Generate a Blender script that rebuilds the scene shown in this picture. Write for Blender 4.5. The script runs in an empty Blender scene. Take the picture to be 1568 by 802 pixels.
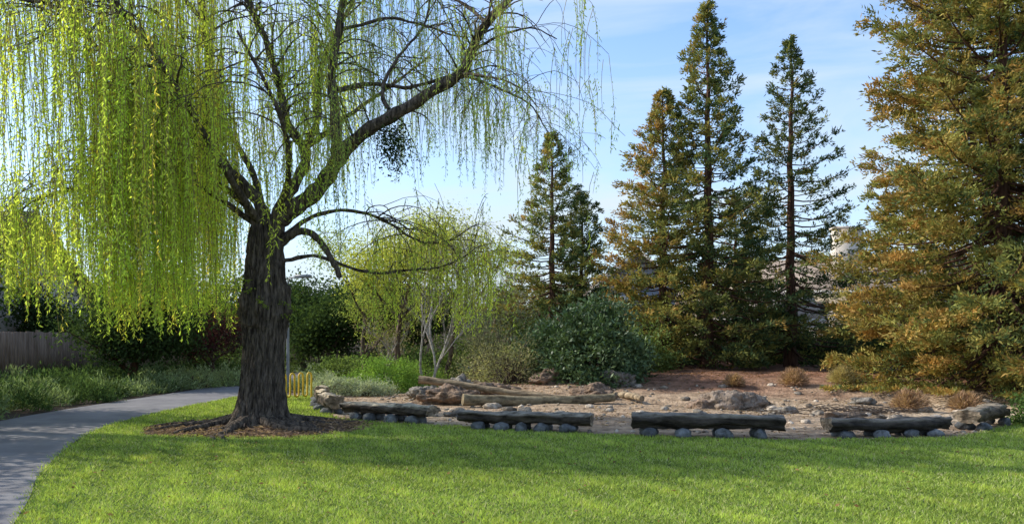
import bpy, math, random, numpy as np
from mathutils import Vector, noise
rng=np.random.default_rng(11); random.seed(5)
F=1220.0; CH=1.65
def site(u,v,d):
    return np.array([(u-784)/F*d, d, CH+(515-v)/F*d])
def sst(a,b,x):
    t=np.clip((np.asarray(x,float)-a)/(b-a),0,1); return t*t*(3-2*t)
def hgt(x,y):
    x=np.asarray(x,float); y=np.asarray(y,float)
    m=sst(-3,2,x)
    return m*(0.5*sst(18.5,25,y)+sst(15.5,18,y)*0.05*(np.sin(x*1.3+y*.7)*np.sin(y*1.1-x*.4)+np.sin(x*2.9+1)*np.sin(y*2.3)*.5))
def nz(x,y,s=1.0,seed=0):
    r=np.random.default_rng(seed); o=np.zeros_like(np.asarray(x,float))
    a=1.0
    for k in range(5):
        th=r.uniform(0,6.28,4); ph=r.uniform(0,6.28,4)
        for j in range(4):
            o=o+a*np.sin((x*np.cos(th[j])+y*np.sin(th[j]))*s+ph[j])/4
        s*=1.9; a*=.62
    return o
def norm(a):
    return a/np.maximum(np.linalg.norm(a,axis=-1,keepdims=True),1e-9)
scene=bpy.context.scene
# ---------------------------------------------------------------- materials
def newmat(name):
    m=bpy.data.materials.new(name); m.use_nodes=True
    nt=m.node_tree; nt.nodes.clear()
    return m,nt,nt.nodes,nt.links
def leafmat(name,trans=.4,rough=.55,spec=0,tcol=(1.25,1.3,.7)):
    m,nt,N,L=newmat(name)
    out=N.new('ShaderNodeOutputMaterial'); at=N.new('ShaderNodeAttribute'); at.attribute_name='Col'
    if spec:
        p=N.new('ShaderNodeBsdfPrincipled'); p.inputs['Roughness'].default_value=rough
        p.inputs['Specular IOR Level'].default_value=spec; L.new(at.outputs['Color'],p.inputs['Base Color'])
    else:
        p=N.new('ShaderNodeBsdfDiffuse'); L.new(at.outputs['Color'],p.inputs['Color'])
    tr=N.new('ShaderNodeBsdfTranslucent'); mx=N.new('ShaderNodeMixShader'); mx.inputs[0].default_value=trans
    mul=N.new('ShaderNodeMixRGB'); mul.blend_type='MULTIPLY'; mul.inputs[0].default_value=1; mul.inputs[2].default_value=(*tcol,1)
    L.new(at.outputs['Color'],mul.inputs[1]); L.new(mul.outputs[0],tr.inputs['Color'])
    L.new(p.outputs[0],mx.inputs[1]); L.new(tr.outputs[0],mx.inputs[2]); L.new(mx.outputs[0],out.inputs[0])
    return m
def surfmat(name,c1,c2,scale=(3,3,3),detail=8,rough=.85,bump=.3,bscale=(20,20,20),bdist=.02,attr=False,contrast=(.35,.65),c3=None,spec=.2):
    m,nt,N,L=newmat(name)
    out=N.new('ShaderNodeOutputMaterial'); p=N.new('ShaderNodeBsdfPrincipled')
    p.inputs['Roughness'].default_value=rough; p.inputs['Specular IOR Level'].default_value=spec
    tc=N.new('ShaderNodeTexCoord')
    mp=N.new('ShaderNodeMapping'); mp.inputs['Scale'].default_value=scale
    n=N.new('ShaderNodeTexNoise'); n.inputs['Scale'].default_value=1; n.inputs['Detail'].default_value=detail; n.inputs['Roughness'].default_value=.62
    cr=N.new('ShaderNodeValToRGB'); cr.color_ramp.elements[0].position=contrast[0]; cr.color_ramp.elements[1].position=contrast[1]
    cr.color_ramp.elements[0].color=(*c1,1); cr.color_ramp.elements[1].color=(*c2,1)
    if c3:
        e=cr.color_ramp.elements.new(.5*(contrast[0]+contrast[1])); e.color=(*c3,1)
    L.new(tc.outputs['Object'],mp.inputs[0]); L.new(mp.outputs[0],n.inputs['Vector']); L.new(n.outputs['Fac'],cr.inputs[0])
    col=cr.outputs[0]
    if attr:
        at=N.new('ShaderNodeAttribute'); at.attribute_name='Col'
        mu=N.new('ShaderNodeMixRGB'); mu.blend_type='MULTIPLY'; mu.inputs[0].default_value=1
        L.new(at.outputs['Color'],mu.inputs[1]); L.new(col,mu.inputs[2]); col=mu.outputs[0]
    L.new(col,p.inputs['Base Color'])
    mp2=N.new('ShaderNodeMapping'); mp2.inputs['Scale'].default_value=bscale
    L.new(tc.outputs['Object'],mp2.inputs[0])
    b=N.new('ShaderNodeTexNoise'); b.inputs['Scale'].default_value=1; b.inputs['Detail'].default_value=6; bo=b.outputs['Fac']
    L.new(mp2.outputs[0],b.inputs['Vector'])
    bp=N.new('ShaderNodeBump'); bp.inputs['Strength'].default_value=bump; bp.inputs['Distance'].default_value=bdist
    L.new(bo,bp.inputs['Height']); L.new(bp.outputs[0],p.inputs['Normal']); L.new(p.outputs[0],out.inputs[0])
    return m
M_leaf=leafmat('leaf_foliage',.35)
M_willow=leafmat('willow_leaf',.6,tcol=(1.3,1.3,.7))
M_needle=leafmat('redwood_needles',.3,tcol=(1.2,1.1,.7))
M_grass=leafmat('grass_blade',.4,tcol=(1.2,1.25,.7))
M_gloss=leafmat('glossy_leaf',.2,.5,.3,(1.2,1.3,.7))
M_bark=surfmat('willow_bark',(.03,.023,.018),(.22,.17,.13),(20,20,3),9,.95,1.0,(34,34,5),.1,contrast=(.36,.66))
M_bark2=surfmat('grey_brown_bark',(.05,.035,.025),(.18,.135,.10),(12,12,3),6,.95,.8,(30,30,6),.03)
M_redbark=surfmat('redwood_bark',(.05,.025,.017),(.15,.08,.05),(14,14,1.5),6,.95,.9,(24,24,2),.04)
M_birch=surfmat('pale_bark',(.2,.18,.15),(.44,.41,.35),(8,8,14),5,.8,.3,(20,20,20),.01)
M_ground=surfmat('earth',(.42,.39,.37),(1.4,1.4,1.4),(3.2,3.2,3.2),12,.97,1.0,(14,14,14),.08,attr=True,contrast=(.34,.66),c3=(.97,.95,.92))
M_lawn=surfmat('lawn_turf',(.05,.09,.015),(.13,.19,.035),(3,3,3),10,.95,.8,(60,60,60),.03)
M_path=surfmat('asphalt_path',(.15,.14,.14),(.23,.215,.21),(1.2,1.2,1.2),12,.9,.3,(120,120,120),.005)
M_mulch=surfmat('bark_mulch',(.045,.025,.016),(.22,.135,.09),(22,22,22),8,.97,1.0,(30,30,30),.05,contrast=(.35,.68))
M_log=surfmat('weathered_log',(.3,.28,.26),(1.6,1.55,1.45),(3,9,9),9,.9,.9,(10,26,26),.03,attr=True)
M_rock=surfmat('boulder_stone',(.4,.37,.34),(1.4,1.35,1.3),(6,6,6),12,.95,1.0,(11,11,11),.08,attr=True)
M_fence=surfmat('fence_wood',(.17,.11,.07),(.36,.25,.18),(6,6,1.2),8,.9,.5,(40,40,4),.01)
M_stucco=surfmat('beige_stucco',(.55,.47,.37),(.68,.6,.5),(1,1,1),8,.9,.2,(60,60,60),.006)
M_blue=surfmat('bluegrey_siding',(.16,.19,.22),(.22,.25,.29),(1,1,9),6,.8,.3,(2,2,30),.02)
M_roof=surfmat('roof_shingle',(.16,.12,.09),(.36,.28,.22),(5,5,9),8,.9,.7,(12,12,26),.03)
M_trim=surfmat('white_trim',(.6,.55,.47),(.72,.67,.6),(2,2,2),4,.6,.05,(30,30,30),.003)
M_glass=surfmat('window_glass',(.02,.025,.03),(.05,.06,.07),(1,1,1),2,.08,.02,(3,3,3),.002,spec=.8)
M_yellow=surfmat('yellow_paint',(.68,.42,.02),(.8,.52,.04),(8,8,8),5,.45,.1,(40,40,40),.003,spec=.4)
M_metal=surfmat('galvanised_metal',(.2,.21,.22),(.3,.31,.32),(6,6,2),5,.5,.05,(40,40,40),.002,spec=.6)
# ---------------------------------------------------------------- mesh buffer
class Buf:
    def __init__(s): s.V=[];s.F=[];s.C=[];s.n=0
    def add(s,V,Fc,C):
        V=np.asarray(V,float).reshape(-1,3); Fc=np.asarray(Fc,int)
        C=np.asarray(C,float)
        if C.ndim==1: C=np.tile(C[:3],(len(V),1))
        s.V.append(V); s.F.append(Fc+s.n); s.C.append(C); s.n+=len(V)
    def tube(s,pts,rad,sides=5,col=(1,1,1),cap=False,ref=(.31,.52,.8)):
        P=np.asarray(pts,float); K=len(P); R=np.asarray(rad,float)*np.ones(K)
        T=norm(np.gradient(P,axis=0)); N=norm(np.cross(T,np.array(ref))); B=np.cross(T,N)
        a=np.arange(sides)/sides*2*math.pi
        V=P[:,None]+R[:,None,None]*(np.cos(a)[None,:,None]*N[:,None]+np.sin(a)[None,:,None]*B[:,None])
        i=np.arange(K-1)[:,None]*sides; j=np.arange(sides)[None]; j2=(j+1)%sides
        Fc=np.stack([i+j,i+j2,i+sides+j2,i+sides+j],-1).reshape(-1,4)
        s.add(V,Fc,col)
        if cap:
            for o in (0,(K-1)*sides):
                c=P[0] if o==0 else P[-1]
                ring=V[0] if o==0 else V[-1]
                VV=np.vstack([ring,[c]])
                s.add(VV,[[q,(q+1)%sides,sides] for q in range(sides)],col)
    def leaves(s,c,d,L,W,col):
        n=len(c)
        if n==0: return
        d=norm(d); r=rng.normal(size=(n,3)); sd=norm(np.cross(d,r))
        L=np.broadcast_to(np.asarray(L,float),(n,))[:,None]; W=np.broadcast_to(np.asarray(W,float),(n,))[:,None]
        V=np.stack([c,c+d*L*.45+sd*W*.5,c+d*L,c+d*L*.45-sd*W*.5],1)
        Fc=np.arange(4*n).reshape(n,4)
        col=np.asarray(col,float)
        if col.ndim==1: col=np.tile(col,(n,1))
        s.add(V,Fc,np.repeat(np.clip(col,0,1),4,axis=0))
    def box(s,lo,hi,col=(1,1,1)):
        x0,y0,z0=lo;x1,y1,z1=hi
        s.add([(x0,y0,z0),(x1,y0,z0),(x1,y1,z0),(x0,y1,z0),(x0,y0,z1),(x1,y0,z1),(x1,y1,z1),(x0,y1,z1)],
              [(0,3,2,1),(4,5,6,7),(0,1,5,4),(1,2,6,5),(2,3,7,6),(3,0,4,7)],col)
    def obj(s,name,mat,parent=None,smooth=False):
        me=bpy.data.meshes.new(name)
        V=np.vstack(s.V); C=np.vstack(s.C)
        me.vertices.add(len(V)); me.vertices.foreach_set('co',V.ravel())
        vi=np.concatenate([f.ravel() for f in s.F]); cnt=np.concatenate([np.full(len(f),f.shape[1]) for f in s.F])
        me.loops.add(len(vi)); me.loops.foreach_set('vertex_index',vi)
        me.polygons.add(len(cnt)); st=np.concatenate([[0],np.cumsum(cnt)[:-1]])
        me.polygons.foreach_set('loop_start',st); me.polygons.foreach_set('loop_total',cnt)
        if smooth: me.polygons.foreach_set('use_smooth',np.ones(len(cnt),bool))
        ca=me.color_attributes.new('Col','FLOAT_COLOR','POINT')
        ca.data.foreach_set('color',np.hstack([C,np.ones((len(C),1))]).ravel())
        me.update(calc_edges=True); me.validate()
        me.materials.append(mat)
        o=bpy.data.objects.new(name,me); scene.collection.objects.link(o)
        if parent: o.parent=parent
        return o
def empty(name):
    e=bpy.data.objects.new(name,None); scene.collection.objects.link(e); e.empty_display_size=.2; return e
def catmull(P,n=6):
    P=np.asarray(P,float); Q=np.vstack([2*P[0]-P[1],P,2*P[-1]-P[-2]]); out=[]
    for i in range(1,len(Q)-2):
        for k in range(n):
            t=k/n; a,b,c,d=Q[i-1],Q[i],Q[i+1],Q[i+2]
            out.append(.5*((2*b)+(-a+c)*t+(2*a-5*b+4*c-d)*t*t+(-a+3*b-3*c+d)*t**3))
    out.append(P[-1]); return np.array(out)
# ---------------------------------------------------------------- ground
xs=np.unique(np.concatenate([np.array([-900,-500,-250,-120,-70,-45]),np.arange(-30,32,.25),np.array([45,70,120,250,500,900])]))
ys=np.unique(np.concatenate([np.array([-300,-100,-40,-15]),np.arange(-4,50,.25),np.array([60,80,120,200,400,900,1600])]))
X,Y=np.meshgrid(xs,ys); Z=hgt(X,Y)
V=np.stack([X,Y,Z],-1).reshape(-1,3); nx=len(xs); ny=len(ys)
i=np.arange(ny-1)[:,None]*nx+np.arange(nx-1)[None]
Fc=np.stack([i,i+1,i+nx+1,i+nx],-1).reshape(-1,4)
dirt=np.array([.37,.265,.175]); mul=np.array([.25,.13,.08]); bed=np.array([.07,.05,.035]); pale=np.array([.54,.42,.29])
nn=nz(X,Y,.8,3)
w=sst(20.5,23.5,Y+nn*1.2)*sst(-2,2,X)
wl=1-sst(-7.5,-5.5,X+.3*nn)
wp=sst(.0,.8,nz(X,Y,.6,9))*.8
C=dirt[None,None]*(1-wp[...,None])+pale*wp[...,None]
C=C*(1-w[...,None])+mul*w[...,None]
C=C*(1-wl[...,None])+bed*wl[...,None]
far=sst(26,34,Y)*(1-sst(-3,3,X)); C=C*(1-far[...,None])+np.array([.10,.13,.04])*far[...,None]
g=Buf(); g.add(V,Fc,C.reshape(-1,3)); g.obj('ground',M_ground,smooth=True)
# path
pc=catmull([(-3.4,1.5,0),(-4.7,4.8,0),(-5.85,7.3,0),(-6.6,8.75,0),(-7.52,10.9,0),(-8.4,13.4,0),(-8.75,15.5,0),(-8.85,17.8,0),(-8.75,20.75,0),(-8.6,24,0),(-8.6,28,0),(-8.9,33,0),(-8,38,0),(-4,42,0),(4,44,0),(14,45,0)],8)
T=norm(np.gradient(pc,axis=0)); Nn=np.stack([T[:,1],-T[:,0],T[:,2]*0],-1)
pr=pc+Nn*1.2; pl=pc-Nn*1.2
b=Buf(); zz=np.array([0,0,.014]); K=len(pc)
hz=hgt(pc[:,0],pc[:,1])[:,None]*np.array([0,0,1])
VV=np.stack([pl+zz+hz,pc+zz+np.array([0,0,.012])+hz,pr+zz+hz],1).reshape(-1,3)
ii=np.arange(K-1)*3
b.add(VV,np.concatenate([np.stack([ii,ii+1,ii+4,ii+3],-1),np.stack([ii+1,ii+2,ii+5,ii+4],-1)]),(1,1,1))
b.obj('footpath',M_path)
# lawn
edge=[tuple(p[:2]) for p in pr if p[1]<22.5 and p[1]>1.2]
ring=[(-5.6,22),(-5.1,21),(-3.7,16.4),(-3.1,15.5),(-1.2,14.65),(1.4,13.45),(4.4,12.65),(7.3,13.0),(8.1,13.7),(9.6,15.1),(14,15.6),(30,16)]
lawn_poly=edge+ring+[(30,-6),(-2,-6)]
me=bpy.data.meshes.new('lawn'); me.from_pydata([(x,y,.006) for x,y in lawn_poly],[],[list(range(len(lawn_poly)))]); me.update()
me.materials.append(M_lawn); lawn=bpy.data.objects.new('lawn',me); scene.collection.objects.link(lawn)
def inpoly(x,y,poly):
    r=np.zeros(len(x),bool); n=len(poly); j=n-1
    for i in range(n):
        xi,yi=poly[i]; xj,yj=poly[j]
        c=((yi>y)!=(yj>y))&(x<(xj-xi)*(y-yi)/(yj-yi+1e-12)+xi); r^=c; j=i
    return r
TX,TY=-4.6,14.4
def mul_r(x,y):
    return np.sqrt(((x-TX-.05)/1.85)**2+((y-TY)/1.45)**2)
n=560000
y=5.2+17.3*rng.random(n)**1.15; x=(rng.random(n)*1.65-.80)*y
jx=x+rng.normal(0,.05,n); jy=y+rng.normal(0,.05,n)
k=inpoly(jx,jy,lawn_poly)&(mul_r(x,y)+.1*nz(x,y,3,4)>1); x=x[k];y=y[k];n=len(x)
p1=nz(x,y,1.1,21); p2=nz(x,y,6,22); p3=nz(x,y,18,23)
hh=(.026+.018*rng.random(n)+.010*np.clip(p2,-1,1)+.007*p3)*(1+.03*(y-8)); ww=.0035+.0045*rng.random(n)+.0004*(y-6)
a=rng.uniform(0,6.28,n); lean=rng.normal(0,.024,(n,2))
base=np.stack([x,y,np.full(n,.004)],-1); sd=np.stack([np.cos(a),np.sin(a),a*0],-1)*ww[:,None]
tip=base+np.stack([lean[:,0],lean[:,1],hh],-1)
V=np.stack([base-sd,base+sd,tip],1)
c=np.array([.36,.445,.095])[None]*(1+.17*p1+.17*p2+.12*p3)[:,None]*rng.uniform(.5,1.4,(n,1))
yl=(rng.random(n)<.10+.07*np.clip(p1,0,1))[:,None]; c=np.where(yl,np.array([.58,.55,.28]),c)
c=c+np.clip(p2-.2,0,1)[:,None]*np.array([.06,.03,0])
g=Buf(); g.add(V,np.arange(3*n).reshape(n,3),np.repeat(np.clip(c,0,1),3,axis=0)); g.obj('grass',M_grass)
b=Buf(); n=260; x=rng.uniform(-5,9,n); y=rng.uniform(6.3,13,n); k=inpoly(x,y,lawn_poly); x=x[k]; y=y[k]; n=len(x)
d=rng.normal(size=(n,3)); d[:,2]*=.15
b.leaves(np.stack([x,y,np.full(n,.045)],-1),d,rng.uniform(.03,.07,n),rng.uniform(.012,.03,n),np.array([.3,.17,.08])*rng.uniform(.5,1.5,(n,1))); b.obj('fallen_leaves',M_leaf)
# mulch circle (low dome)
b=Buf(); rr=np.linspace(0,1.06,14); aa=np.linspace(0,2*math.pi,64,endpoint=False)
VV=[]; 
for r in rr:
    for t in aa:
        q=r*(1+.05*math.sin(5*t+1)+.04*math.sin(9*t)); xx=TX+.05+1.85*q*math.cos(t); yy=TY+1.45*q*math.sin(t)
        VV.append((xx,yy,.012+.13*max(0,1-r)**1.2+.025*float(noise.noise(Vector((xx*4,yy*4,0))))*(1-r*.9)))
fc=[(i*64+j,i*64+(j+1)%64,(i+1)*64+(j+1)%64,(i+1)*64+j) for i in range(13) for j in range(64)]
b.add(VV,fc,(1,1,1)); b.obj('mulch_bed',M_mulch,smooth=True)
n=5000; a=rng.uniform(0,6.28,n); r=np.sqrt(rng.random(n))*1.08
px=TX+.05+1.85*r*np.cos(a); py=TY+1.45*r*np.sin(a); pz=.03+.13*np.clip(1-r,0,1)**1.2
b=Buf(); d=rng.normal(size=(n,3)); d[:,2]*=.25
b.leaves(np.stack([px,py,pz],-1),d,rng.uniform(.04,.12,n),rng.uniform(.012,.035,n),np.array([.3,.2,.14])*rng.uniform(.3,1.6,(n,1))); b.obj('bark_chips',M_leaf)
n=34000; y=12.8+15*rng.random(n); x=-4.5+rng.random(n)*26
k=~inpoly(x,y,lawn_poly)&(nz(x,y,1.2,8)+rng.normal(0,.5,n)>.15); x=x[k];y=y[k];n=len(x)
b=Buf(); d=rng.normal(size=(n,3)); d[:,2]*=.2
t=sst(20,24,y)[:,None]
b.leaves(np.stack([x,y,hgt(x,y)+.012],-1),d,rng.uniform(.03,.11,n),rng.uniform(.012,.03,n),(np.array([.3,.21,.14])*(1-t)+np.array([.26,.14,.07])*t)*rng.uniform(.3,1.6,(n,1))); b.obj('leaf_litter',M_leaf)
# ---------------------------------------------------------------- willow
wil=empty('weeping_willow_tree')
tb=Buf()
prof=[(0,.66),(.08,.56),(.2,.49),(.4,.43),(.7,.395),(1.2,.375),(1.7,.37),(1.95,.39),(2.15,.415),(2.35,.40),(2.6,.365),(3.0,.335),(3.3,.31),(3.6,.27),(3.8,.2)]
pz=np.array([p[0] for p in prof]); prd=np.array([p[1] for p in prof])
S=140; NZ=130; zs=np.linspace(0,3.8,NZ); VV=[]
for z in zs:
    r0=np.interp(z,pz,prd); cx=-4.62+.05*math.sin(z*1.1)+.055*z; cy=TY+.03*math.sin(z*2)
    for j in range(S):
        t=j/S*2*math.pi
        fl=math.exp(-z/.28)
        r=r0*(1+fl*.28*max(0,math.sin(5*t+.7))+fl*.16*math.sin(9*t+2)+.035*math.sin(3*t+z*.8))
        v=Vector((math.cos(t)*2.2,math.sin(t)*2.2,z*1.1)); r+=.05*noise.noise(v)
        tw=t+.12*math.sin(z*1.3)
        v=Vector((math.cos(tw)*7.5,math.sin(tw)*7.5,z*1.7)); q=noise.noise(v); r+=-.055*(1-min(1,abs(q)*4.5))
        v=Vector((math.cos(tw)*15,math.sin(tw)*15,z*5)); r+=.028*noise.noise(v)
        if 1.85<z<2.6: r+=.08*max(0,noise.noise(Vector((math.cos(t)*4,math.sin(t)*4,z*5))))
        VV.append((cx+r*math.cos(t),cy+r*math.sin(t),z-.02))
tb.add(VV,[(i*S+j,i*S+(j+1)%S,(i+1)*S+(j+1)%S,(i+1)*S+j) for i in range(NZ-1) for j in range(S)],(1,1,1))
for q in range(17):
    a=q/17*6.28+random.uniform(-.2,.2); L=random.uniform(.9,1.9); p=[];r=[]
    r0=random.uniform(.05,.1)
    for s in np.linspace(0,1,9):
        a+=random.uniform(-.16,.16); dd=.42+L*s
        p.append((TX+dd*math.cos(a),TY+.85*dd*math.sin(a),.15*(1-s)**2+.05*(1-s)+.02*math.sin(q+s*9))); r.append(r0*(1-.8*s))
    tb.tube(catmull(p,3),np.interp(np.linspace(0,1,25),np.linspace(0,1,9),r),7)
def W(u,v,dd): return site(u,v,TY+dd)
limbs=[
 ([(412,365,0),(428,335,0),(455,312,-.1),(490,282,-.2),(518,243,-.3),(545,212,-.4),(600,178,-.6),(655,145,-.7),(705,112,-.8),(722,75,-.9),(745,35,-1),(785,-10,-1.1),(830,-60,-1.2)],.19,.05,.8),
 ([(518,245,-.3),(513,190,-.2),(510,120,0),(522,50,.1),(532,-30,.2),(520,-120,.4)],.115,.05,1.0),
 ([(412,360,0),(432,310,.2),(458,268,.4),(467,228,.5),(440,180,.5),(425,120,.6),(405,60,.7),(380,0,.9),(370,-90,1.0)],.13,.045,1.2),
 ([(467,228,.5),(487,180,.8),(490,120,1),(508,60,1.2),(545,-10,1.4),(560,-70,1.5)],.075,.03,1.0),
 ([(408,360,0),(402,320,.1),(372,282,.2),(335,245,.3),(322,190,.3),(318,110,.2),(310,30,0),(295,-60,-.2),(280,-150,-.3)],.13,.045,1.8),
 ([(335,245,.3),(270,200,-.2),(200,130,-.8),(130,60,-1.2),(70,10,-1.4),(25,0,-1.4)],.075,.02,2.2),
 ([(310,30,0),(240,-40,.5),(150,-80,.9),(80,-40,1.1)],.05,.02,2.0),
 ([(398,370,0),(385,330,.3),(350,290,.8),(280,262,1.4),(200,270,1.8),(120,285,2.0),(50,305,2.0),(5,345,2.0)],.1,.015,2.4),
 ([(402,350,0),(340,250,-1),(270,130,-1.9),(190,20,-2.6),(120,-60,-3.0)],.08,.02,1.6),
 ([(425,330,0),(445,250,-.9),(420,150,-1.6),(360,40,-2.2)],.07,.02,.9),
 ([(408,345,0),(380,250,1.2),(330,180,2.4),(260,120,3.4),(200,100,4)],.08,.02,2.0),
 ([(467,228,.5),(540,170,1.8),(610,120,2.8),(660,80,3.4)],.06,.02,.8),
 ([(425,378,0),(445,360,-.1),(470,352,-.2),(495,372,-.3),(513,402,-.35),(518,420,-.4)],.08,.045,0),
 ([(428,365,0),(480,332,.3),(540,322,.5),(600,345,.7),(645,372,.8),(690,370,.9),(735,345,1)],.05,.01,1.8),
 ([(424,402,0),(480,392,.1),(560,415,.2),(620,412,.3),(690,402,.4),(735,375,.5)],.045,.01,1.2),
 ([(512,140,0),(570,128,.1),(630,130,.1),(700,112,.2),(760,130,.2),(815,160,.1),(842,205,0)],.05,.01,1.2),
 ([(524,45,.1),(590,30,0),(640,38,0),(690,55,-.1),(720,62,-.1)],.035,.012,1.0),
 ([(720,80,-.9),(765,55,-1),(810,40,-1),(852,56,-1)],.03,.008,.8),
 ([(600,178,-.6),(585,140,-.4),(610,90,-.2),(650,40,0),(665,-20,.1)],.045,.015,.8),
 ([(400,350,0),(330,300,-.6),(250,250,-1.2),(170,230,-1.6),(110,260,-1.8)],.06,.015,2.0),
 ([(745,35,-1),(700,0,-.5),(640,-30,.2),(590,-60,.8)],.04,.015,1.2),
 ([(705,112,-.8),(740,120,-1.3),(785,135,-1.7),(820,170,-2)],.03,.008,1.0),
]
twigs=[]
for li,(P,r0,r1,wt) in enumerate(limbs):
    pts=catmull([W(*p) for p in P],7); m=len(pts)
    pts[2:]+=np.cumsum(rng.normal(0,.008,(m-2,3)),axis=0)
    rad=r0+(r1-r0)*np.linspace(0,1,m)**.75; rad=rad*(1+.09*np.sin(np.arange(m)*1.3+r0*50)+rng.normal(0,.03,m))
    tb.tube(pts,rad,10)
    seg=np.linalg.norm(np.diff(pts,axis=0),axis=1).sum()
    nt=int(seg*wt*4.2)
    for q in range(nt):
        f=random.uniform(.3,1)**.8; i0=min(m-2,int(f*(m-1))); p=pts[i0].copy()
        t=norm(pts[i0+1]-pts[i0]); az=random.uniform(0,6.28)
        out=np.array([math.cos(az),math.sin(az),0])+t*.7; d=norm(out+np.array([0,0,random.uniform(.2,1)]))
        L=random.uniform(.7,2.0); tp=[p.copy()]; ns=9
        for s in range(ns):
            d=norm(d+np.array([0,0,-.16])+rng.normal(0,.1,3)); p=p+d*L/ns; tp.append(p.copy())
        tp=np.array(tp); twigs.append((tp,wt,q))
        rr0=min(rad[i0]*.5,.022)
        tb.tube(tp,np.linspace(rr0,.004,ns+1),4)
        for w_ in range(2):
            i1=random.randint(2,7); p2=tp[i1].copy(); az=random.uniform(0,6.28); d2=norm(np.array([math.cos(az),math.sin(az),random.uniform(-.2,.6)])); st=[p2.copy()]
            for s in range(6):
                d2=norm(d2+np.array([0,0,-.2])+rng.normal(0,.12,3)); p2=p2+d2*random.uniform(.08,.16); st.append(p2.copy())
            st=np.array(st); tb.tube(st,np.linspace(rr0*.5,.004,7),3); twigs.append((st,wt,q))
tb.obj('trunk_and_limbs',M_bark,wil,smooth=True)
lb=Buf(); sb=Buf(); cnt=0; cl=0
yg=np.array([.72,.76,.13]); gg=np.array([.5,.68,.12]); bg=np.array([.28,.37,.13]); yy=np.array([.8,.68,.13])
for tp,wt,q in twigs:
    xm=tp[-1][0]
    base_n=1.6 if xm<-4.3 else 1.55
    if xm>-2.6: base_n=1.6
    cn=float(nz(np.array([xm*1.0]),np.array([tp[-1][1]*.8]),2.3,77)[0])
    base_n*=np.clip(1.05+1.4*cn,.12,2.8)
    ns=np.random.default_rng(cnt+9).poisson(base_n)
    off=random.uniform(-.3,.6); hue=random.random()
    for s in range(ns):
        i1=random.randint(max(1,len(tp)//2),len(tp)-1); p=tp[i1]+rng.normal(0,.04,3)
        x0=p[0]
        if x0<-8.0: zb=random.uniform(2.1,3.0) if p[2]<4.8 else p[2]-random.uniform(.7,2.6)
        elif x0<-4.9: zb=random.uniform(1.55,2.5) if random.random()<.7 else random.uniform(2.3,4.5)
        elif x0<-2.7: zb=random.uniform(1.8,3.2) if random.random()<.5 else random.uniform(3,5.5)
        else: zb=random.uniform(4.1,6)
        if x0>-4.9 and p[2]<4.6: zb=max(p[2]-random.uniform(.5,2.1),1.7)
        zb+=off*.5
        L=min(p[2]-zb,random.uniform(3.0,5.8) if x0<-4.6 else random.uniform(1,2.8))
        if L<.35: L=random.uniform(.3,.7)
        if p[2]-L<1.5: L=p[2]-1.5
        if L<.25: continue
        step=.05; nn_=int(L/step); s_=np.arange(nn_)*step
        az=random.uniform(0,6.28); o=np.array([math.cos(az),math.sin(az)])*random.uniform(.05,.25)
        e=(1-np.exp(-s_/.4))
        ph=random.uniform(0,6.28); wob=.03*np.sin(s_*2.3+ph)
        P=np.stack([p[0]+o[0]*e+wob+.02*s_,p[1]+o[1]*e+.03*np.cos(s_*1.7+ph),p[2]-s_*.985],-1)
        idx=np.arange(0,nn_,5); 
        if len(idx)>2: sb.tube(P[idx],np.linspace(.006,.003,len(idx)),3,ref=(.9,.3,.1))
        ii=np.repeat(np.arange(nn_),2)
        gap=np.sin(s_*random.uniform(1.5,3)+ph)+rng.normal(0,.3,nn_)>(-.75 if x0<-2.7 else -.3)
        ii=ii[gap[ii]]; rep=len(ii)
        dd=rng.normal(size=(rep,3))*np.array([1,1,.3])*.6+np.array([0,0,-.85])
        cb=(yg*(1-hue)+gg*hue) if x0<-3.2 or p[2]<4.8 else (bg*.7+gg*.3)
        if hue<.15 and x0<-4: cb=yy
        big=x0<-3.2
        lb.leaves(P[ii]+rng.normal(0,.014,(rep,3)),dd,rng.uniform(.05,.09,rep),rng.uniform(.014,.026,rep) if big else rng.uniform(.011,.019,rep),cb*rng.uniform(.75,1.25,(rep,1)))
        cl+=1
    cnt+=1
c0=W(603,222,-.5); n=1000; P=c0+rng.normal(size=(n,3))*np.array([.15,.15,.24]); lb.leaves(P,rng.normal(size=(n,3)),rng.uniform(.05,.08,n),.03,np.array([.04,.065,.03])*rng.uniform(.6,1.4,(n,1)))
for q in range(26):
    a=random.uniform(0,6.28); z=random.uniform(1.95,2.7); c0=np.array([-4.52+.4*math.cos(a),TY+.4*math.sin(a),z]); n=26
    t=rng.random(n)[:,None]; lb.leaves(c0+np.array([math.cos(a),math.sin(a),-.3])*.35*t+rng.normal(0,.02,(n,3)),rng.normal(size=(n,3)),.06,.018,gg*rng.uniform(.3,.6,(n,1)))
sb.obj('hanging_twigs',surfmat('willow_twig',(.2,.17,.05),(.32,.28,.09),(5,5,5)),wil); lb.obj('foliage',M_willow,wil)
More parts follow.
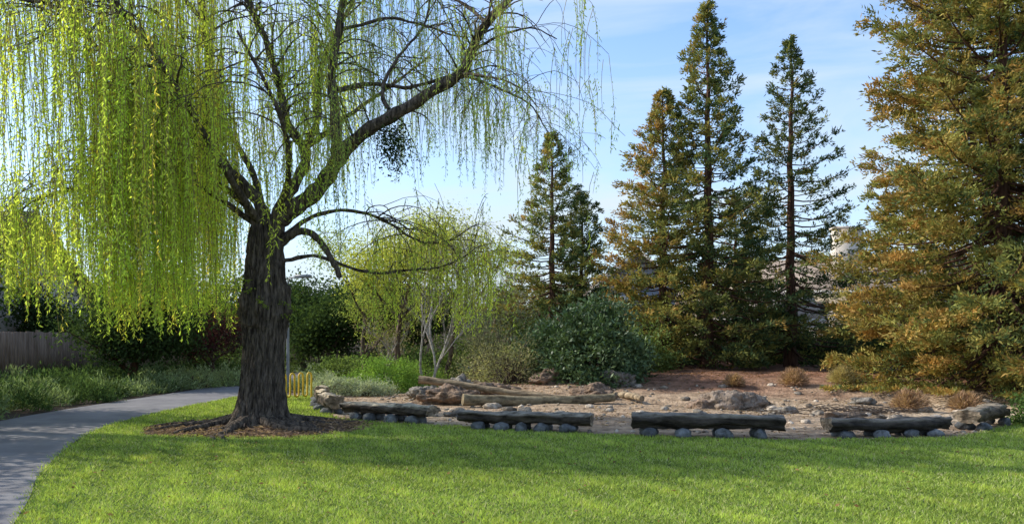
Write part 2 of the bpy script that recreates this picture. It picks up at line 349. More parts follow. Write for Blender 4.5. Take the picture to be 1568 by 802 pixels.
# ---------------------------------------------------------------- redwoods
SUNV=Vector((-.93,.22,0)).normalized()
SUNAZ=math.atan2(SUNV.y,SUNV.x)
def redwood(x,y,H,R,seed,orange,nb=170,m=22,nl=14,low=.05,lean=0,ls=1.0,pw=.92,dark=1.0,drp=0.,var=(.5,1.2)):
    r=np.random.default_rng(seed); z0=float(hgt(x,y)); e=empty('redwood_tree')
    tk=Buf(); lf=Buf()
    K=14; t=np.linspace(0,1,K); P=np.stack([x+lean*t+r.normal(0,.03,K),y+r.normal(0,.03,K),z0-.1+t*H],-1)
    rad=(.017*H)*(1-t)**.9+.015; rad[0]*=1.35; tk.tube(P,rad,10)
    for i in range(nb):
        tt=low+(1-low)*((i+.5)/nb)**1.08; az=i*2.399+r.uniform(-.5,.5)
        pr=min(1,(1-tt)*1.25)**pw*(0.9+.1*min(1,tt/.2))
        L=R*pr*r.uniform(*var)*(1+.18*math.sin(3*az+seed+tt*9))+.08+.12*(tt<.93)
        s0=-.12-drp*(1-tt)**2+.85*tt**1.5+r.uniform(-.14,.14); z=z0+H*tt*.985
        o=np.array([math.cos(az),math.sin(az),0]); pe=np.array([-math.sin(az),math.cos(az),0])
        b0=np.array([x+lean*tt,y,z])
        def pos(s): 
            s=np.asarray(s)[...,None]; return b0+o*s*L+np.array([0,0,1.])*(s0*s*L-.45*L*s*(1-s))
        ss=np.linspace(0,1,6); tk.tube(pos(ss),np.linspace(.012+.012*L,.006,6),4)
        mm=max(5,int(m*(.25+.75*pr))); s=.12+.88*np.sqrt(r.random(mm)); sg=r.choice([-1,1],mm)
        bl=(L*.28*(1.15-s*.8)+.1)*r.uniform(.6,1.2,mm)
        dv=norm(pe*sg[:,None]*.75+o*.7+np.array([0,0,1])*r.uniform(-.35,.6,mm)[:,None])
        bp=pos(s)
        q=np.linspace(.1,1,nl)[None,:,None]
        C=bp[:,None]+dv[:,None]*bl[:,None,None]*q+r.normal(0,.045*ls,(mm,nl,3))+np.array([0,0,-.15])*q**2*bl[:,None,None]
        C[...,2]=np.maximum(C[...,2],z0+.12)
        D=dv[:,None]*.8+r.normal(0,.45,(mm,nl,3))+np.array([0,0,.25])
        face=.5+.5*math.cos(az-SUNAZ)  # bronzed foliage; sunlit side also put into the colour, oranger and lighter
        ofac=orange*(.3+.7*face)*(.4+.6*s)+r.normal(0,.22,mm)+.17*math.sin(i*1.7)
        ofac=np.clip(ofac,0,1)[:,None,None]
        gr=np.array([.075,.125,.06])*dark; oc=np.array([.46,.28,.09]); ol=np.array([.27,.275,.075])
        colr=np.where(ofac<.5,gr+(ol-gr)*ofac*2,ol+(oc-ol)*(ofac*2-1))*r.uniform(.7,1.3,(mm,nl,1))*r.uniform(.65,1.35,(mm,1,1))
        n=mm*nl
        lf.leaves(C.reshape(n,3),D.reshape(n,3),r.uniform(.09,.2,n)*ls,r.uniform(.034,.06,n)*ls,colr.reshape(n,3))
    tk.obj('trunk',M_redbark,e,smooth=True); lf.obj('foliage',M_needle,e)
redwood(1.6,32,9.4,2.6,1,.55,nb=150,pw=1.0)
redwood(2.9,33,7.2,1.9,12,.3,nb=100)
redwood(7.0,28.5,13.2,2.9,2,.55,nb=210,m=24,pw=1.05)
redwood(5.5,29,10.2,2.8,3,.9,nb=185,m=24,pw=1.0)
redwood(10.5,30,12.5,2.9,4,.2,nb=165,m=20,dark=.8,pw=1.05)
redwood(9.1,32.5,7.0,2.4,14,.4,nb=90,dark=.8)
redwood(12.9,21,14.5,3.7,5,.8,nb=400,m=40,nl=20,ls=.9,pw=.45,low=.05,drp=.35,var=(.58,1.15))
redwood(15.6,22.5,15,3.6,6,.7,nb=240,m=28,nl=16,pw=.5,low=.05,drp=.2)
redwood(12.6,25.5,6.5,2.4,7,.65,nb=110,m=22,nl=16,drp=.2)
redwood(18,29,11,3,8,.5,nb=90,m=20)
# unseen tall trees added beyond the left edge, casting long shadows over the lawn
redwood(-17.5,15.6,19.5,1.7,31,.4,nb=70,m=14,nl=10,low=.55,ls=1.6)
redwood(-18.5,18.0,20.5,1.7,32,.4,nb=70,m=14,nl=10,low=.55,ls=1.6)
# ---------------------------------------------------------------- broadleaf trees
def gtree(name,x,y,H,seed,cols,nleaf=40,leaf=(.05,.03),clump=.35,levels=3,r0=.12,spread=.55,mat=None,bark=None,trunkf=.3,weep=0.,kids=(4,6)):
    r=random.Random(seed); e=empty(name); tk=Buf(); lf=Buf(); rg=np.random.default_rng(seed)
    z0=float(hgt(x,y)); tips=[]
    def br(p,d,L,rad,lv):
        n=6; pts=[p.copy()]
        for s in range(n):
            d=norm(d+np.array([r.gauss(0,.13),r.gauss(0,.13),r.gauss(0,.1)+.06-weep*(lv>0)])); p=p+d*L/n; pts.append(p.copy())
        pts=np.array(pts); tk.tube(pts,np.linspace(rad,rad*.5,n+1),7 if lv==0 else 4)
        if lv>=levels: tips.append(pts[-1]); tips.append(pts[3]); return
        k=r.randint(*kids); a0=r.uniform(0,6.28)
        for c in range(k):
            f=r.uniform(.4,1) if c else 1; i=int(f*n); a=a0+c*6.28/k+r.uniform(-.4,.4)
            dn=norm(norm(pts[i]-pts[i-1])*(1-spread)+np.array([math.cos(a),math.sin(a),r.uniform(-.1,.5)])*spread)
            br(pts[i].copy(),dn,L*r.uniform(.5,.8),rad*.5,lv+1)
    br(np.array([x,y,z0-.1]),np.array([0,0,1.]),H*trunkf,r0,0)
    tk.obj('trunk',bark or M_bark2,e,smooth=True)
    if nleaf:
        cols=[np.array(c) for c in cols]
        for t in tips:
            n=int(nleaf*r.uniform(.5,1.5)); h=r.random(); c=cols[0]*(1-h)+cols[1]*h
            P=t+rg.normal(size=(n,3))*clump*np.array([1,1,.7+weep])*r.uniform(.6,1.2)
            P[:,2]=np.maximum(P[:,2],z0+.2)
            lf.leaves(P,rg.normal(size=(n,3))+np.array([0,0,-weep*3]),leaf[0]*rg.uniform(.7,1.4,n),leaf[1]*rg.uniform(.7,1.4,n),c*rg.uniform(.6,1.35,(n,1)))
        lf.obj('foliage',mat or M_leaf,e)
dk=[(.04,.065,.025),(.075,.11,.036)]
for i,(x,y,H) in enumerate([(-13.2,7.6,6.2),(-13.4,10.6,6.8),(-13.6,13.6,6.6),(-13.8,16.8,5.6)]):
    gtree('evergreen_tree',x,y,H,40+i,dk,nleaf=60,leaf=(.15,.08),clump=.5,levels=3,r0=.14,spread=.6,trunkf=.4)
for i,(u,d,H) in enumerate([(200,25,4.4),(303,29,4.8),(60,30,4.4)]):
    gtree('evergreen_tree',(u-784)/F*d,d,H,60+i,dk,nleaf=55,leaf=(.12,.06),clump=.4,levels=3,r0=.16,spread=.62,trunkf=.42,bark=M_redbark)
for i,(u,d,H) in enumerate([(465,36,6.4),(540,38,6.4),(500,33,4.8),(590,42,6.2),(420,40,6.2),(640,44,6.0)]):
    gtree('oak_tree',(u-784)/F*d,d,H,80+i,dk,nleaf=60,leaf=(.15,.08),clump=.5,levels=3,r0=.16,spread=.6,trunkf=.36)
gtree('yellow_green_tree',-3.9,28,8.4,101,[(.55,.54,.09),(.42,.45,.1)],nleaf=38,leaf=(.1,.04),clump=.4,levels=4,r0=.13,spread=.5,trunkf=.34,kids=(3,4))
gtree('yellow_green_tree',-2.5,30,9.0,102,[(.55,.54,.1),(.4,.44,.11)],nleaf=36,leaf=(.1,.04),clump=.4,levels=4,r0=.11,spread=.5,trunkf=.33,kids=(3,4))
gtree('yellow_green_tree',-5.6,30,7.6,103,[(.42,.44,.1),(.28,.34,.09)],nleaf=30,leaf=(.1,.04),clump=.4,levels=4,r0=.11,spread=.5,trunkf=.33,kids=(3,4))
for i,(u,d,H) in enumerate([(648,24.5,6.0),(660,24.8,6.8),(668,24.3,5.6)]):
    gtree('birch_tree',(u-784)/F*d,d,H,120+i,[(.3,.3,.1),(.26,.24,.11)],nleaf=7,leaf=(.06,.025),clump=.25,levels=3,r0=.045,spread=.26,bark=M_birch,trunkf=.42,kids=(3,4))
for i,(u,d,H) in enumerate([(590,28,4.2),(715,34,5.8),(760,40,7.5),(790,44,8.2),(740,45,7.6),(800,36,5.4),(930,46,7.5)]):
    gtree('bare_tree',(u-784)/F*d,d,H,140+i,[(.26,.21,.14),(.24,.22,.12)],nleaf=5,leaf=(.08,.03),clump=.35,levels=4,r0=.08,spread=.5,trunkf=.3,kids=(3,4),bark=M_bark2 if i else M_birch)
gtree('plum_tree',-10.2,27,3.8,160,[(.1,.035,.04),(.06,.03,.03)],nleaf=30,leaf=(.08,.04),clump=.3,levels=3,r0=.08,spread=.6,trunkf=.35)
# ---------------------------------------------------------------- shrubs
def bush(name,x,y,rx,ry,rz,seed,cols,ncl=60,nl=90,L=.08,Wd=.04,cr=.2,mat=None,up=0.,stems=14,zoff=0.,buf=None,stemc=M_bark2):
    r=np.random.default_rng(seed); z0=float(hgt(x,y)); lf=buf or Buf()
    c=r.normal(size=(ncl,3)); c=norm(c); c[:,2]=np.abs(c[:,2])*1.0-.12*(r.random(ncl)<.3); c*=(r.uniform(.45,1,(ncl,1))**.5)*r.uniform(.74,1.22,(ncl,1))
    cols=[np.array(q) for q in cols]; h=r.random((ncl,1)); cc=(cols[0]*(1-h)+cols[1]*h)*r.uniform(.75,1.25,(ncl,1))
    P=np.array([x,y,z0+zoff])+c*np.array([rx,ry,rz]); P[:,2]=np.maximum(P[:,2],z0+.05)
    A=P[:,None]+r.normal(size=(ncl,nl,3))*cr*r.uniform(.6,1.2,(ncl,1,1))*np.array([1,1,.8])
    A[...,2]=np.maximum(A[...,2],hgt(A[...,0],A[...,1])+.02)
    D=c[:,None]*.7+r.normal(size=(ncl,nl,3))*.8+np.array([0,0,up])
    n=ncl*nl; C=cc[:,None]*r.uniform(.6,1.35,(ncl,nl,1))
    lf.leaves(A.reshape(n,3),D.reshape(n,3),L*r.uniform(.7,1.4,n),Wd*r.uniform(.7,1.3,n),C.reshape(n,3))
    if buf is not None: return
    e=empty(name); tk=Buf()
    for s in range(stems):
        q=P[r.integers(0,ncl)]; b0=np.array([x+r.normal(0,.12),y+r.normal(0,.12),z0-.05]); md=(b0+q)/2+r.normal(0,.1,3)+np.array([0,0,.15*rz])
        tk.tube(catmull([b0,md,q],4),np.linspace(.025,.006,9),4)
    tk.obj('stems',stemc,e); lf.obj('foliage',mat or M_leaf,e)
ty=[(.06,.10,.04),(.14,.2,.085)]
bush('toyon_shrub',2.35,23,1.3,1.2,2.2,1,ty,ncl=130,nl=90,L=.13,Wd=.065,cr=.2,mat=M_gloss)
bush('toyon_shrub',1.3,24,1.0,1.0,1.7,2,ty,ncl=80,nl=70,L=.13,Wd=.06,cr=.2,mat=M_gloss)
bush('toyon_shrub',3.4,24,.8,.8,1.3,22,ty,ncl=60,nl=70,L=.13,Wd=.06,cr=.2,mat=M_gloss)
bush('grey_shrub',.0,23.5,1.25,1.0,1.5,3,[(.26,.27,.12),(.36,.32,.18)],ncl=90,nl=46,L=.09,Wd=.028,cr=.2,stems=60)
bush('grey_shrub',-.9,25.5,1.1,1.0,1.6,4,[(.24,.26,.12),(.32,.28,.16)],ncl=80,nl=40,L=.09,Wd=.028,cr=.22,stems=60)
bush('lilac_shrub',-.4,28,1.6,1.2,3.0,5,[(.27,.3,.15),(.35,.33,.21)],ncl=90,nl=36,L=.1,Wd=.04,cr=.3,stems=50)
bush('green_shrub',-3.9,24.0,1.25,.9,.95,6,[(.17,.28,.055),(.3,.44,.09)],ncl=110,nl=100,L=.07,Wd=.025,cr=.15)
bush('green_shrub',-3.0,25.5,.9,.9,.85,7,[(.16,.25,.06),(.26,.36,.08)],ncl=80,nl=90,L=.07,Wd=.025,cr=.15)
bush('silver_shrub',-5.0,22.3,.85,.6,.5,8,[(.34,.38,.27),(.48,.5,.34)],ncl=70,nl=80,L=.07,Wd=.02,cr=.1,up=.8)
bush('silver_shrub',-4.0,22.2,.65,.5,.38,9,[(.34,.38,.27),(.48,.5,.37)],ncl=60,nl=80,L=.07,Wd=.02,cr=.1,up=.8)
bush('silver_shrub',-5.9,24.0,.8,.6,.5,10,[(.27,.33,.19),(.4,.43,.27)],ncl=60,nl=80,L=.07,Wd=.02,cr=.1,up=.8)
for i,(x,y,rx,rz) in enumerate([(-6.3,29,1.1,.8),(-5,31,1.3,.9),(-3.6,33,1.6,1.4),(-1.5,32,1.6,1.7),(-6.5,35,1.2,.7),(-11.2,29,1.3,1.0),(-11.5,32,1.4,1.6),(-6,38.5,2,1.2),(.6,29.5,1.4,1.8),(4.3,26.5,1.1,1.4),(-10.6,36,1.4,1.9),(4.3,31,1.6,1.5)]):
    bush('evergreen_shrub',x,y,rx,rx,rz,200+i,[(.08,.12,.04),(.2,.26,.08)],ncl=60,nl=70,L=.12,Wd=.05,cr=.2)
bf=Buf(); k=0
for y in np.arange(9,30,.75):
    for x in np.arange(-14.6,-10.1,.95):
        xx=x+random.uniform(-.3,.3); yy_=y+random.uniform(-.3,.3)
        if y>24 and x>-10.7: continue
        bush('x',xx,yy_,.55,.5,random.uniform(.3,.5) if x>-12.6 else random.uniform(.4,.8),300+k,[(.06,.10,.04),(.12,.18,.06)] if random.random()<.7 else [(.2,.26,.11),(.25,.3,.17)],ncl=16,nl=42,L=.13,Wd=.028,cr=.13,up=.9,buf=bf); k+=1
bf.obj('planting_bed_shrubs',M_leaf)
for i,(u,d,rx,rz) in enumerate([(255,24.5,.6,.55),(300,25.5,.7,.6),(345,26.5,.7,.6)]):
    bush('rosemary_shrub',(u-784)/F*d,d,rx,.6,rz,400+i,[(.32,.4,.19),(.42,.46,.25)],ncl=50,nl=80,L=.1,Wd=.02,cr=.12,up=.9)
for i,(u,v,r_) in enumerate([(1125,588,.28),(1215,597,.42),(1290,598,.48),(1390,602,.52),(1477,600,.46)]):
    d=20+.3*(i%2) if i>2 else 22; x=(u-784)/F*d; r=np.random.default_rng(i); n=2600; z0=float(hgt(x,d)); b=Buf()
    if i>2: d=17.6; x=(u-784)/F*d; z0=float(hgt(x,d)); r_*=.8
    a=r.uniform(0,6.28,n); el=r.uniform(.15,1.45,n); q=r.random(n)**.5*r_*(.85+.2*np.sin(a*3+i))
    D=np.stack([np.cos(a)*np.cos(el),np.sin(a)*np.cos(el),np.sin(el)],-1)
    b.leaves(np.array([x,d,z0+.03])+D*q[:,None]*np.array([1,1,.95]),D+r.normal(0,.3,(n,3)),.14,.014,(np.array([.42,.27,.17]) if i!=2 else np.array([.44,.35,.16]))*r.uniform(.5,1.5,(n,1)))
    b.obj('dry_shrub',M_leaf)
bush('green_shrub',10.1,14.9,.7,.6,.6,500,[(.08,.14,.04),(.12,.18,.05)],ncl=60,nl=90,L=.06,Wd=.03,cr=.12)
bf=Buf()
for i in range(34):
    x=4+i*.85
    if not (8.2<x<10.2): bush('x',x,33.8+.6*math.sin(i*2.1),.9,.7,1.7+.4*math.sin(i*1.7),600+i,[(.03,.05,.025),(.06,.085,.035)],ncl=36,nl=60,L=.16,Wd=.07,cr=.28,buf=bf)
bf.obj('hedge',M_leaf)
bf=Buf()
for i in range(70):
    x=-58+i*1.75; d=66+6*random.random(); hh_=random.uniform(3.6,7.0)
    r=[(.07,.1,.055),(.12,.14,.075)] if random.random()<.6 else [(.2,.185,.14),(.26,.22,.17)]
    bush('x',x,d,2.2,2,hh_,700+i,r,ncl=60,nl=46,L=.4,Wd=.16,cr=.55,buf=bf)
bf.obj('background_trees',M_leaf)
# ---------------------------------------------------------------- fences
def fence(name,p0,p1,H,pw=.14,gap=.012):
    p0=np.array(p0);p1=np.array(p1); L=np.linalg.norm(p1-p0); d=(p1-p0)/L; nn_=np.array([-d[1],d[0]]); b=Buf(); s=0; r=random.Random(3)
    def obb(s0,s1,t0,t1,z0,z1,tilt=0):
        V=[]
        for z in (z0,z1):
            for (s_,t_) in ((s0,t0),(s1,t0),(s1,t1),(s0,t1)):
                q=p0+d*(s_+ (tilt if z==z1 else 0))+nn_*t_; V.append((q[0],q[1],z+float(hgt(q[0],q[1]))))
        b.add(V,[(0,3,2,1),(4,5,6,7),(0,1,5,4),(1,2,6,5),(2,3,7,6),(3,0,4,7)],(1,1,1))
    while s<L:
        obb(s,s+pw-gap,0,.02,.04,H+r.uniform(-.02,.02),r.uniform(-.006,.006)); s+=pw
    s=0
    while s<=L:
        obb(s,s+.1,.025,.125,-.1,H+.06); s+=2.4
    for z in (.3,H-.25): obb(0,L,.0225,.062,z,z+.09)
    b.obj(name,M_fence)
fence('wooden_fence',(-15.2,9),(-15.4,40),1.8)
fence('wooden_fence',(-15.4,48),(4.5,49),1.8)
fence('picket_fence',(4.5,35.2),(14,35.2),1.15,pw=.15,gap=.06)
fence('wooden_fence',(14.2,35.2),(40,34),1.8)
# ---------------------------------------------------------------- houses
def house(name,x0,x1,y0,y1,eave,ridge,axis,wall,chim=None,wins=(),z0=0.):
    e=empty(name); w=Buf(); w.box((x0,y0,-.2),(x1,y1,eave),(1,1,1))
    if axis=='x':
        ym=(y0+y1)/2
        for x in (x0,x1): w.add([(x,y0,eave),(x,y1,eave),(x,ym,ridge-.05)],[[0,1,2]],(1,1,1))
    else:
        xm=(x0+x1)/2
        for y in (y0,y1): w.add([(x0,y,eave),(x1,y,eave),(xm,y,ridge-.05)],[[0,1,2]],(1,1,1))
    w.obj('walls',wall,e)
    r=Buf(); t=.16; ov=.6
    if axis=='x':
        sl=(ridge-eave)/((y1-y0)/2)
        for s in (-1,1):
            ye=y0-ov if s<0 else y1+ov; ze=eave-ov*sl
            V=[(x0-ov,ye,ze),(x1+ov,ye,ze),(x1+ov,ym,ridge),(x0-ov,ym,ridge)]; V=V+[(a,b_,c+t) for a,b_,c in V]
            r.add(V,[(0,3,2,1),(4,5,6,7),(0,1,5,4),(1,2,6,5),(2,3,7,6),(3,0,4,7)],(1,1,1))
    else:
        sl=(ridge-eave)/((x1-x0)/2)
        for s in (-1,1):
            xe=x0-ov if s<0 else x1+ov; ze=eave-ov*sl
            V=[(xe,y0-ov,ze),(xe,y1+ov,ze),(xm,y1+ov,ridge),(xm,y0-ov,ridge)]; V=V+[(a,b_,c+t) for a,b_,c in V]
            r.add(V,[(0,3,2,1),(4,5,6,7),(0,1,5,4),(1,2,6,5),(2,3,7,6),(3,0,4,7)],(1,1,1))
    r.obj('roof',M_roof,e)
    tr=Buf(); gl=Buf()
    if axis=='x': tr.box((x0-ov,y0-ov-.035,eave-ov*sl-.06),(x1+ov,y0-ov-.004,eave-ov*sl+.17))
    else:
        for s in (-1,1):
            xe=x0-ov if s<0 else x1+ov; ze=eave-ov*sl; yb=y0-ov-.03
            V=[(xe,yb,ze-.1),(xm,yb,ridge-.1),(xm,yb,ridge+.17),(xe,yb,ze+.17)]; V=V+[(a,b_+.027,c) for a,b_,c in V]
            tr.add(V,[(0,1,2,3),(7,6,5,4),(0,4,5,1),(1,5,6,2),(2,6,7,3),(3,7,4,0)],(1,1,1))
    for (wx,wz,ww_,wh) in wins:
        gl.box((wx,y0-.02,wz),(wx+ww_,y0-.004,wz+wh))
        for a,b_,c,d_ in ((wx-.09,wz-.09,wx,wz+wh+.09),(wx+ww_,wz-.09,wx+ww_+.09,wz+wh+.09),(wx,wz-.09,wx+ww_,wz-.003),(wx,wz+wh+.003,wx+ww_,wz+wh+.09),(wx+ww_/2-.03,wz,wx+ww_/2+.03,wz+wh)):
            tr.box((a,y0-.06,b_),(c,y0-.022,d_))
    tr.obj('trim',M_trim,e)
    if wins: gl.obj('windows',M_glass,e)
    if chim:
        c=Buf(); cx,cy,cw,ch=chim; c.box((cx-cw/2,cy-.4,eave),(cx+cw/2,cy+.4,ch)); c.box((cx-cw/2-.08,cy-.48,ch+.003),(cx+cw/2+.08,cy+.48,ch+.14)); c.obj('chimney',wall,e)
house('beige_house',13.4,28,42,52,4.1,6.0,'x',M_stucco,chim=(18.7,44.5,1.5,7.6),wins=[(15,2.2,1.6,1.2),(18,2.2,1.6,1.2),(22,2.2,1.6,1.2)])
house('beige_house',8.5,13.6,36.6,39.2,2.7,3.6,'x',M_stucco,wins=[(9.5,1.2,1.2,1.0)])
house('blue_grey_house',5.6,11.4,54,64,4.9,7.4,'y',M_blue,wins=[(6.6,3.2,1.0,1.1),(8.2,3.2,1,1.1)])
house('brown_roof_house',-31,-18.5,25,35,3.1,6.2,'x',M_stucco,wins=[(-25,1.2,1.4,1.1),(-21,1.2,1.2,1.1)])
# ---------------------------------------------------------------- logs & rocks
def rockgeo(buf,c,s,seed,sub=3,rough=.25,col=(.3,.27,.24),flat=True):
    import bmesh
    bm=bmesh.new(); bmesh.ops.create_icosphere(bm,subdivisions=sub,radius=1)
    V=[];o=Vector((seed*3.7,seed*1.3,seed*.7)); a=seed*1.7; rot=abs(s[0]-s[1])<.03
    for v in bm.verts:
        p=v.co.copy(); k=1+rough*noise.noise(p*1.1+o)*1.6+rough*.6*noise.noise(p*2.7+o)+rough*.4*noise.noise(p*7+o)-rough*.5*(max(0,1-abs(noise.noise(p*1.9+o))*6) if sub>3 else 0)*.5
        p=p*k; x=p.x*s[0]; y=p.y*s[1]
        if rot: x,y=x*math.cos(a)-y*math.sin(a),x*math.sin(a)+y*math.cos(a)
        V.append((c[0]+x,c[1]+y,c[2]+p.z*s[2]))
    Fc=[[q.index for q in f.verts] for f in bm.faces]; bm.free(); buf.add(V,Fc,np.array(col))
def logbench(p0,p1,wid,th,zb,seed,nr=4,dark=(.09,.07,.055),top=(.22,.195,.165),rock=(.17,.18,.185)):
    e=empty('log_bench'); b=Buf(); p0=np.array(p0,float);p1=np.array(p1,float); L=np.linalg.norm(p1-p0); d=(p1-p0)/L; nrm=np.array([-d[1],d[0]])
    K=40;S=32; V=[];C=[]
    for i in range(K):
        t=i/(K-1); c=p0+d*L*t; tap=1+.1*(t-.5)*math.sin(seed)
        zo=.02*math.sin(t*3.1)*math.sin(seed*3)+.012*noise.noise(Vector((t*L*1.5,seed*7.3,0)))
        for j in range(S):
            a=j/S*2*math.pi; ca,sa=math.cos(a),math.sin(a)
            ex=.7; xx=math.copysign(abs(ca)**ex,ca)*wid/2; zz_=math.copysign(abs(sa)**ex,sa)*th/2
            if zz_<0: xx*=1-.25*(-zz_/(th/2))
            q=noise.noise(Vector((t*L*1.8,ca*1.5+seed*5,sa*1.5)))*.035+noise.noise(Vector((t*L*6,ca*4+seed*5,sa*4)))*.02-.03*max(0,noise.noise(Vector((t*L*1.2,ca*7+seed,sa*7))))
            r_=1+q/(th/2)*1.2; xx*=r_*tap; zz_*=r_*tap
            endj=(.05*noise.noise(Vector((ca*2,sa*2,seed*2)))) if i in (0,K-1) else 0
            V.append((c[0]+nrm[0]*xx+d[0]*endj,c[1]+nrm[1]*xx+d[1]*endj,zb+th/2+zz_+zo))
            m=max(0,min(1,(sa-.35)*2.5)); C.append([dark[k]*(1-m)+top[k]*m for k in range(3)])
    b.add(V,[(i*S+j,i*S+(j+1)%S,(i+1)*S+(j+1)%S,(i+1)*S+j) for i in range(K-1) for j in range(S)],np.array(C))
    for o in (0,(K-1)*S):
        R=np.array(V[o:o+S]); cc=R.mean(0); R2=cc+(R-cc)*.5
        b.add(np.vstack([R,R2]),[[q,(q+1)%S,S+(q+1)%S,S+q] for q in range(S)],(.26,.2,.14))
        b.add(np.vstack([R2,[cc]]),[[q,(q+1)%S,S] for q in range(S)],(.19,.145,.1))
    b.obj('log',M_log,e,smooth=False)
    rb=Buf()
    for q in range(nr):
        t=.14+.72*q/(nr-1)+random.uniform(-.04,.04)
        c=p0+d*L*t
        for sgn in (-.42,.3): rockgeo(rb,(c[0]+nrm[0]*wid*sgn,c[1]+nrm[1]*wid*sgn,zb*.45),(.125+random.uniform(-.03,.04),.13,zb*.62+.02),int(seed*9+q+sgn*10),3,.16,np.array(rock)*random.uniform(.6,1.3))
    rb.obj('support_stones',M_rock,e,smooth=True)
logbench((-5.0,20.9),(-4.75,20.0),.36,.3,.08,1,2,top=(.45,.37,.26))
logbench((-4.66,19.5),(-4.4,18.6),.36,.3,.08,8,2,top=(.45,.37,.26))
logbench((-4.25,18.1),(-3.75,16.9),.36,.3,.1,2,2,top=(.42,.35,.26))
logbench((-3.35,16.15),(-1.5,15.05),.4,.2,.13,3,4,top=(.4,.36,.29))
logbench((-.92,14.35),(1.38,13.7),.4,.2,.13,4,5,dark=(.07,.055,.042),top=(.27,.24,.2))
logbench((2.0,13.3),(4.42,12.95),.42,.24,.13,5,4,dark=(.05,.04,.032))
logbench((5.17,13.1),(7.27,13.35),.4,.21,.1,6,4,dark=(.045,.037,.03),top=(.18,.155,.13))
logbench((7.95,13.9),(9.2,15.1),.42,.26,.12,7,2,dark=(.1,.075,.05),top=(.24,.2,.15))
rngp=np.random.default_rng(5)
def pole(p0,p1,r,seed,col):
    b=Buf(); K=24;S=14; p0=np.array(p0);p1=np.array(p1); t=np.linspace(0,1,K)[:,None]; P=p0+(p1-p0)*t; P=P+rngp.normal(0,.006,P.shape)
    P[:,2]+=.03*np.sin(t[:,0]*5+seed); b.tube(P,r*(1-.25*t[:,0])*(1+.04*np.sin(t[:,0]*23+seed)),S,col,cap=True); return b.obj('fallen_log',M_log,smooth=False)
pole((-2.35,20.1,.54),(1.3,19.8,.12),.1,1,(.27,.205,.135))
pole((-1.15,18.6,.15),(2.5,19.6,.13),.135,2,(.22,.18,.115))
pole((-1.0,21.2,.42),(.9,20.6,.1),.07,3,(.25,.185,.12))
pole((-.1,20.9,.12),(2.4,21.6,.14),.08,4,(.23,.17,.11))
pole((2.6,21.0,.12),(3.2,19.6,.14),.1,5,(.32,.25,.17))
br_=(.23,.165,.12); gr_=(.23,.21,.18)
for i,(x,y,sx,sy,sz,col) in enumerate([(-1.6,19.6,.75,.45,.34,br_),(-.9,20.5,.6,.45,.34,br_),(-2.2,20.9,.5,.4,.3,gr_),(-.3,20.9,.55,.5,.3,br_),(2.1,20.4,.5,.4,.28,br_),(5.0,18.6,.76,.45,.34,(.25,.2,.16)),(4.4,18.3,.35,.3,.2,br_),(6.0,17.6,.3,.25,.12,gr_),(6.6,16.0,.35,.25,.13,(.19,.145,.11)),(7.0,15.5,.28,.22,.1,(.18,.14,.1)),(-1.5,21.9,.5,.4,.4,gr_),(2.9,22.3,.5,.4,.28,gr_),(7.6,17.2,.25,.2,.12,gr_),(3.3,15.0,.24,.18,.1,gr_),(2.6,15.3,.2,.2,.09,gr_),(-1.2,16.5,.2,.16,.1,gr_),(1.0,22.6,.45,.4,.3,br_),(5.9,19.2,.3,.25,.14,gr_),(3.9,16.6,.16,.14,.08,gr_),(8.3,18.9,.3,.24,.13,gr_)]):
    b=Buf(); rockgeo(b,(x,y,float(hgt(x,y))+sz*.2),(sx,sy,sz),i+20,5 if sx>.4 else 4,.42,col); b.obj('boulder',M_rock,smooth=True)
b=Buf()
for i in range(560):
    x=random.uniform(-3.5,14); y=random.uniform(13.6,22.5)
    if inpoly(np.array([x]),np.array([y]),lawn_poly)[0]: continue
    s=random.uniform(.02,.06)*(2.4 if random.random()<.15 else 1); rockgeo(b,(x,y,float(hgt(x,y))+s*.2),(s*1.3,s,s*.7),i,1 if s<.06 else 2,.3,np.array([.36,.31,.25])*random.uniform(.5,1.6))
b.obj('scattered_stones',M_rock,smooth=True)
b=Buf()
for i in range(60):
    x=7.4+random.gauss(0,.9); y=16.9+random.gauss(0,.35); a=random.uniform(-.6,.6); L=random.uniform(.3,1.1); z=float(hgt(x,y))+random.uniform(.02,.16)
    b.tube([(x-L/2*math.cos(a),y-L/2*math.sin(a),z),(x,y,z+.05),(x+L/2*math.cos(a),y+L/2*math.sin(a),z*.8)],.008,4,(.2,.15,.1))
b.obj('brush_pile',M_bark2)
# ---------------------------------------------------------------- yellow rack and lamp
b=Buf(); p0=np.array([-6.1,20.3]);p1=np.array([-5.25,21.3]); P=[]; nlo=5
for i in range(nlo):
    for k in range(13):
        a=math.pi*k/12; s=(i+.25-.25*math.cos(a))/nlo; q=p0+(p1-p0)*s*1.0; P.append((q[0],q[1],.60+.09*math.sin(a)))
    for k in range(1,12) if i<nlo-1 else []:
        a=math.pi*k/12; s=(i+.75-.25*math.cos(a))/nlo; q=p0+(p1-p0)*s; P.append((q[0],q[1],.16-.08*math.sin(a)))
P=[(p0[0],p0[1],-.05)]+P; q=p0+(p1-p0)*(nlo-.5)/nlo; P.append((q[0],q[1],-.05)); P=np.array(P)
b.tube(P,.024,10,(1,1,1),ref=(.76,-.64,.02)); b.obj('bike_rack',M_yellow,smooth=True)
e=empty('street_lamp'); b=Buf(); x,y=(441-784)/F*26,26.
b.tube([(x,y,0),(x,y,.25)],.09,12,cap=True); b.tube([(x,y,.25),(x,y,3.4)],[.055,.04],12); b.tube([(x,y,3.4),(x+.05,y,3.55),(x+.3,y,3.6)],.028,8); b.obj('pole',M_metal,e,smooth=True)
b=Buf(); b.box((x+.25,y-.12,3.56),(x+.75,y+.12,3.66)); b.obj('lamp_head',M_metal,e)
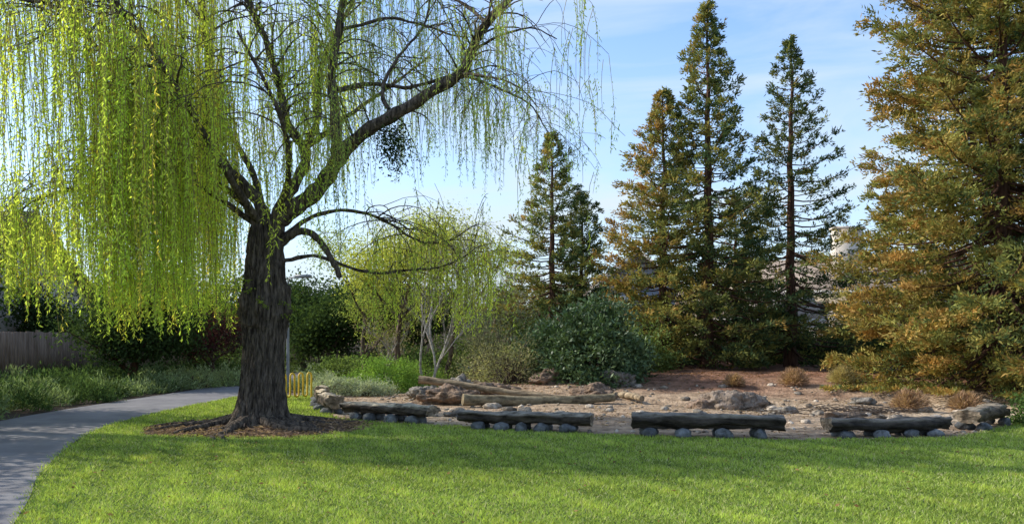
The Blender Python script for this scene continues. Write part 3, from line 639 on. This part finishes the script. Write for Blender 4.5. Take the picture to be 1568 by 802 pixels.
# ---------------------------------------------------------------- sky & sun & camera
EL=math.radians(36)
sd=Vector((SUNV.x*math.cos(EL),SUNV.y*math.cos(EL),math.sin(EL)))
w=bpy.data.worlds.new('World'); scene.world=w; w.use_nodes=True; nt=w.node_tree; N=nt.nodes; L=nt.links; N.clear()
out=N.new('ShaderNodeOutputWorld'); bgn=N.new('ShaderNodeBackground'); bgn.inputs['Strength'].default_value=.15
sk=N.new('ShaderNodeTexSky'); sk.sky_type='NISHITA'; sk.sun_disc=False; sk.sun_elevation=EL; sk.sun_rotation=math.atan2(sd.x,sd.y); sk.air_density=1.0; sk.dust_density=1.3; sk.ozone_density=1.6
tint=N.new('ShaderNodeMixRGB'); tint.blend_type='MULTIPLY'; tint.inputs[0].default_value=1; tint.inputs[2].default_value=(1.5,1.75,2.05,1)
tc=N.new('ShaderNodeTexCoord'); mp=N.new('ShaderNodeMapping'); mp.inputs['Scale'].default_value=(1.0,1.0,4.5); mp.inputs['Rotation'].default_value=(.1,.16,.3)
no=N.new('ShaderNodeTexNoise'); no.inputs['Scale'].default_value=2.2; no.inputs['Detail'].default_value=8; no.inputs['Roughness'].default_value=.55; no.inputs['Distortion'].default_value=.8
cr=N.new('ShaderNodeValToRGB'); cr.color_ramp.elements[0].position=.45; cr.color_ramp.elements[0].color=(.05,.05,.05,1); cr.color_ramp.elements[1].position=.72; cr.color_ramp.elements[1].color=(.8,.8,.8,1)
sep=N.new('ShaderNodeSeparateXYZ'); mr=N.new('ShaderNodeMapRange'); mr.inputs['From Min'].default_value=0; mr.inputs['From Max'].default_value=.36; mr.inputs['To Min'].default_value=.6; mr.inputs['To Max'].default_value=0
mxf=N.new('ShaderNodeMath'); mxf.operation='ADD'; mxf.use_clamp=True
mx=N.new('ShaderNodeMixRGB'); mx.inputs[2].default_value=(5.3,6.1,6.7,1)
L.new(tc.outputs['Generated'],mp.inputs[0]); L.new(mp.outputs[0],no.inputs['Vector']); L.new(no.outputs['Fac'],cr.inputs[0])
L.new(tc.outputs['Generated'],sep.inputs[0]); L.new(sep.outputs['Z'],mr.inputs['Value']); L.new(cr.outputs[0],mxf.inputs[0]); L.new(mr.outputs[0],mxf.inputs[1]); L.new(mxf.outputs[0],mx.inputs[0])
L.new(sk.outputs[0],tint.inputs[1]); L.new(tint.outputs[0],mx.inputs[1]); L.new(mx.outputs[0],bgn.inputs[0]); L.new(bgn.outputs[0],out.inputs[0])
sl=bpy.data.lights.new('sun','SUN'); sl.energy=5; sl.angle=math.radians(.53); sl.color=(1,.95,.85)
so=bpy.data.objects.new('sun',sl); scene.collection.objects.link(so); so.rotation_euler=sd.to_track_quat('Z','Y').to_euler()
cam=bpy.data.cameras.new('camera'); co=bpy.data.objects.new('camera',cam); scene.collection.objects.link(co)
co.location=(0,0,CH); co.rotation_euler=(math.pi/2,0,0); cam.sensor_width=36; cam.lens=28.01; cam.shift_y=(515-401)/1568; cam.clip_end=3000; scene.camera=co
scene.view_settings.view_transform='Standard'; scene.view_settings.look='None'; scene.view_settings.exposure=0
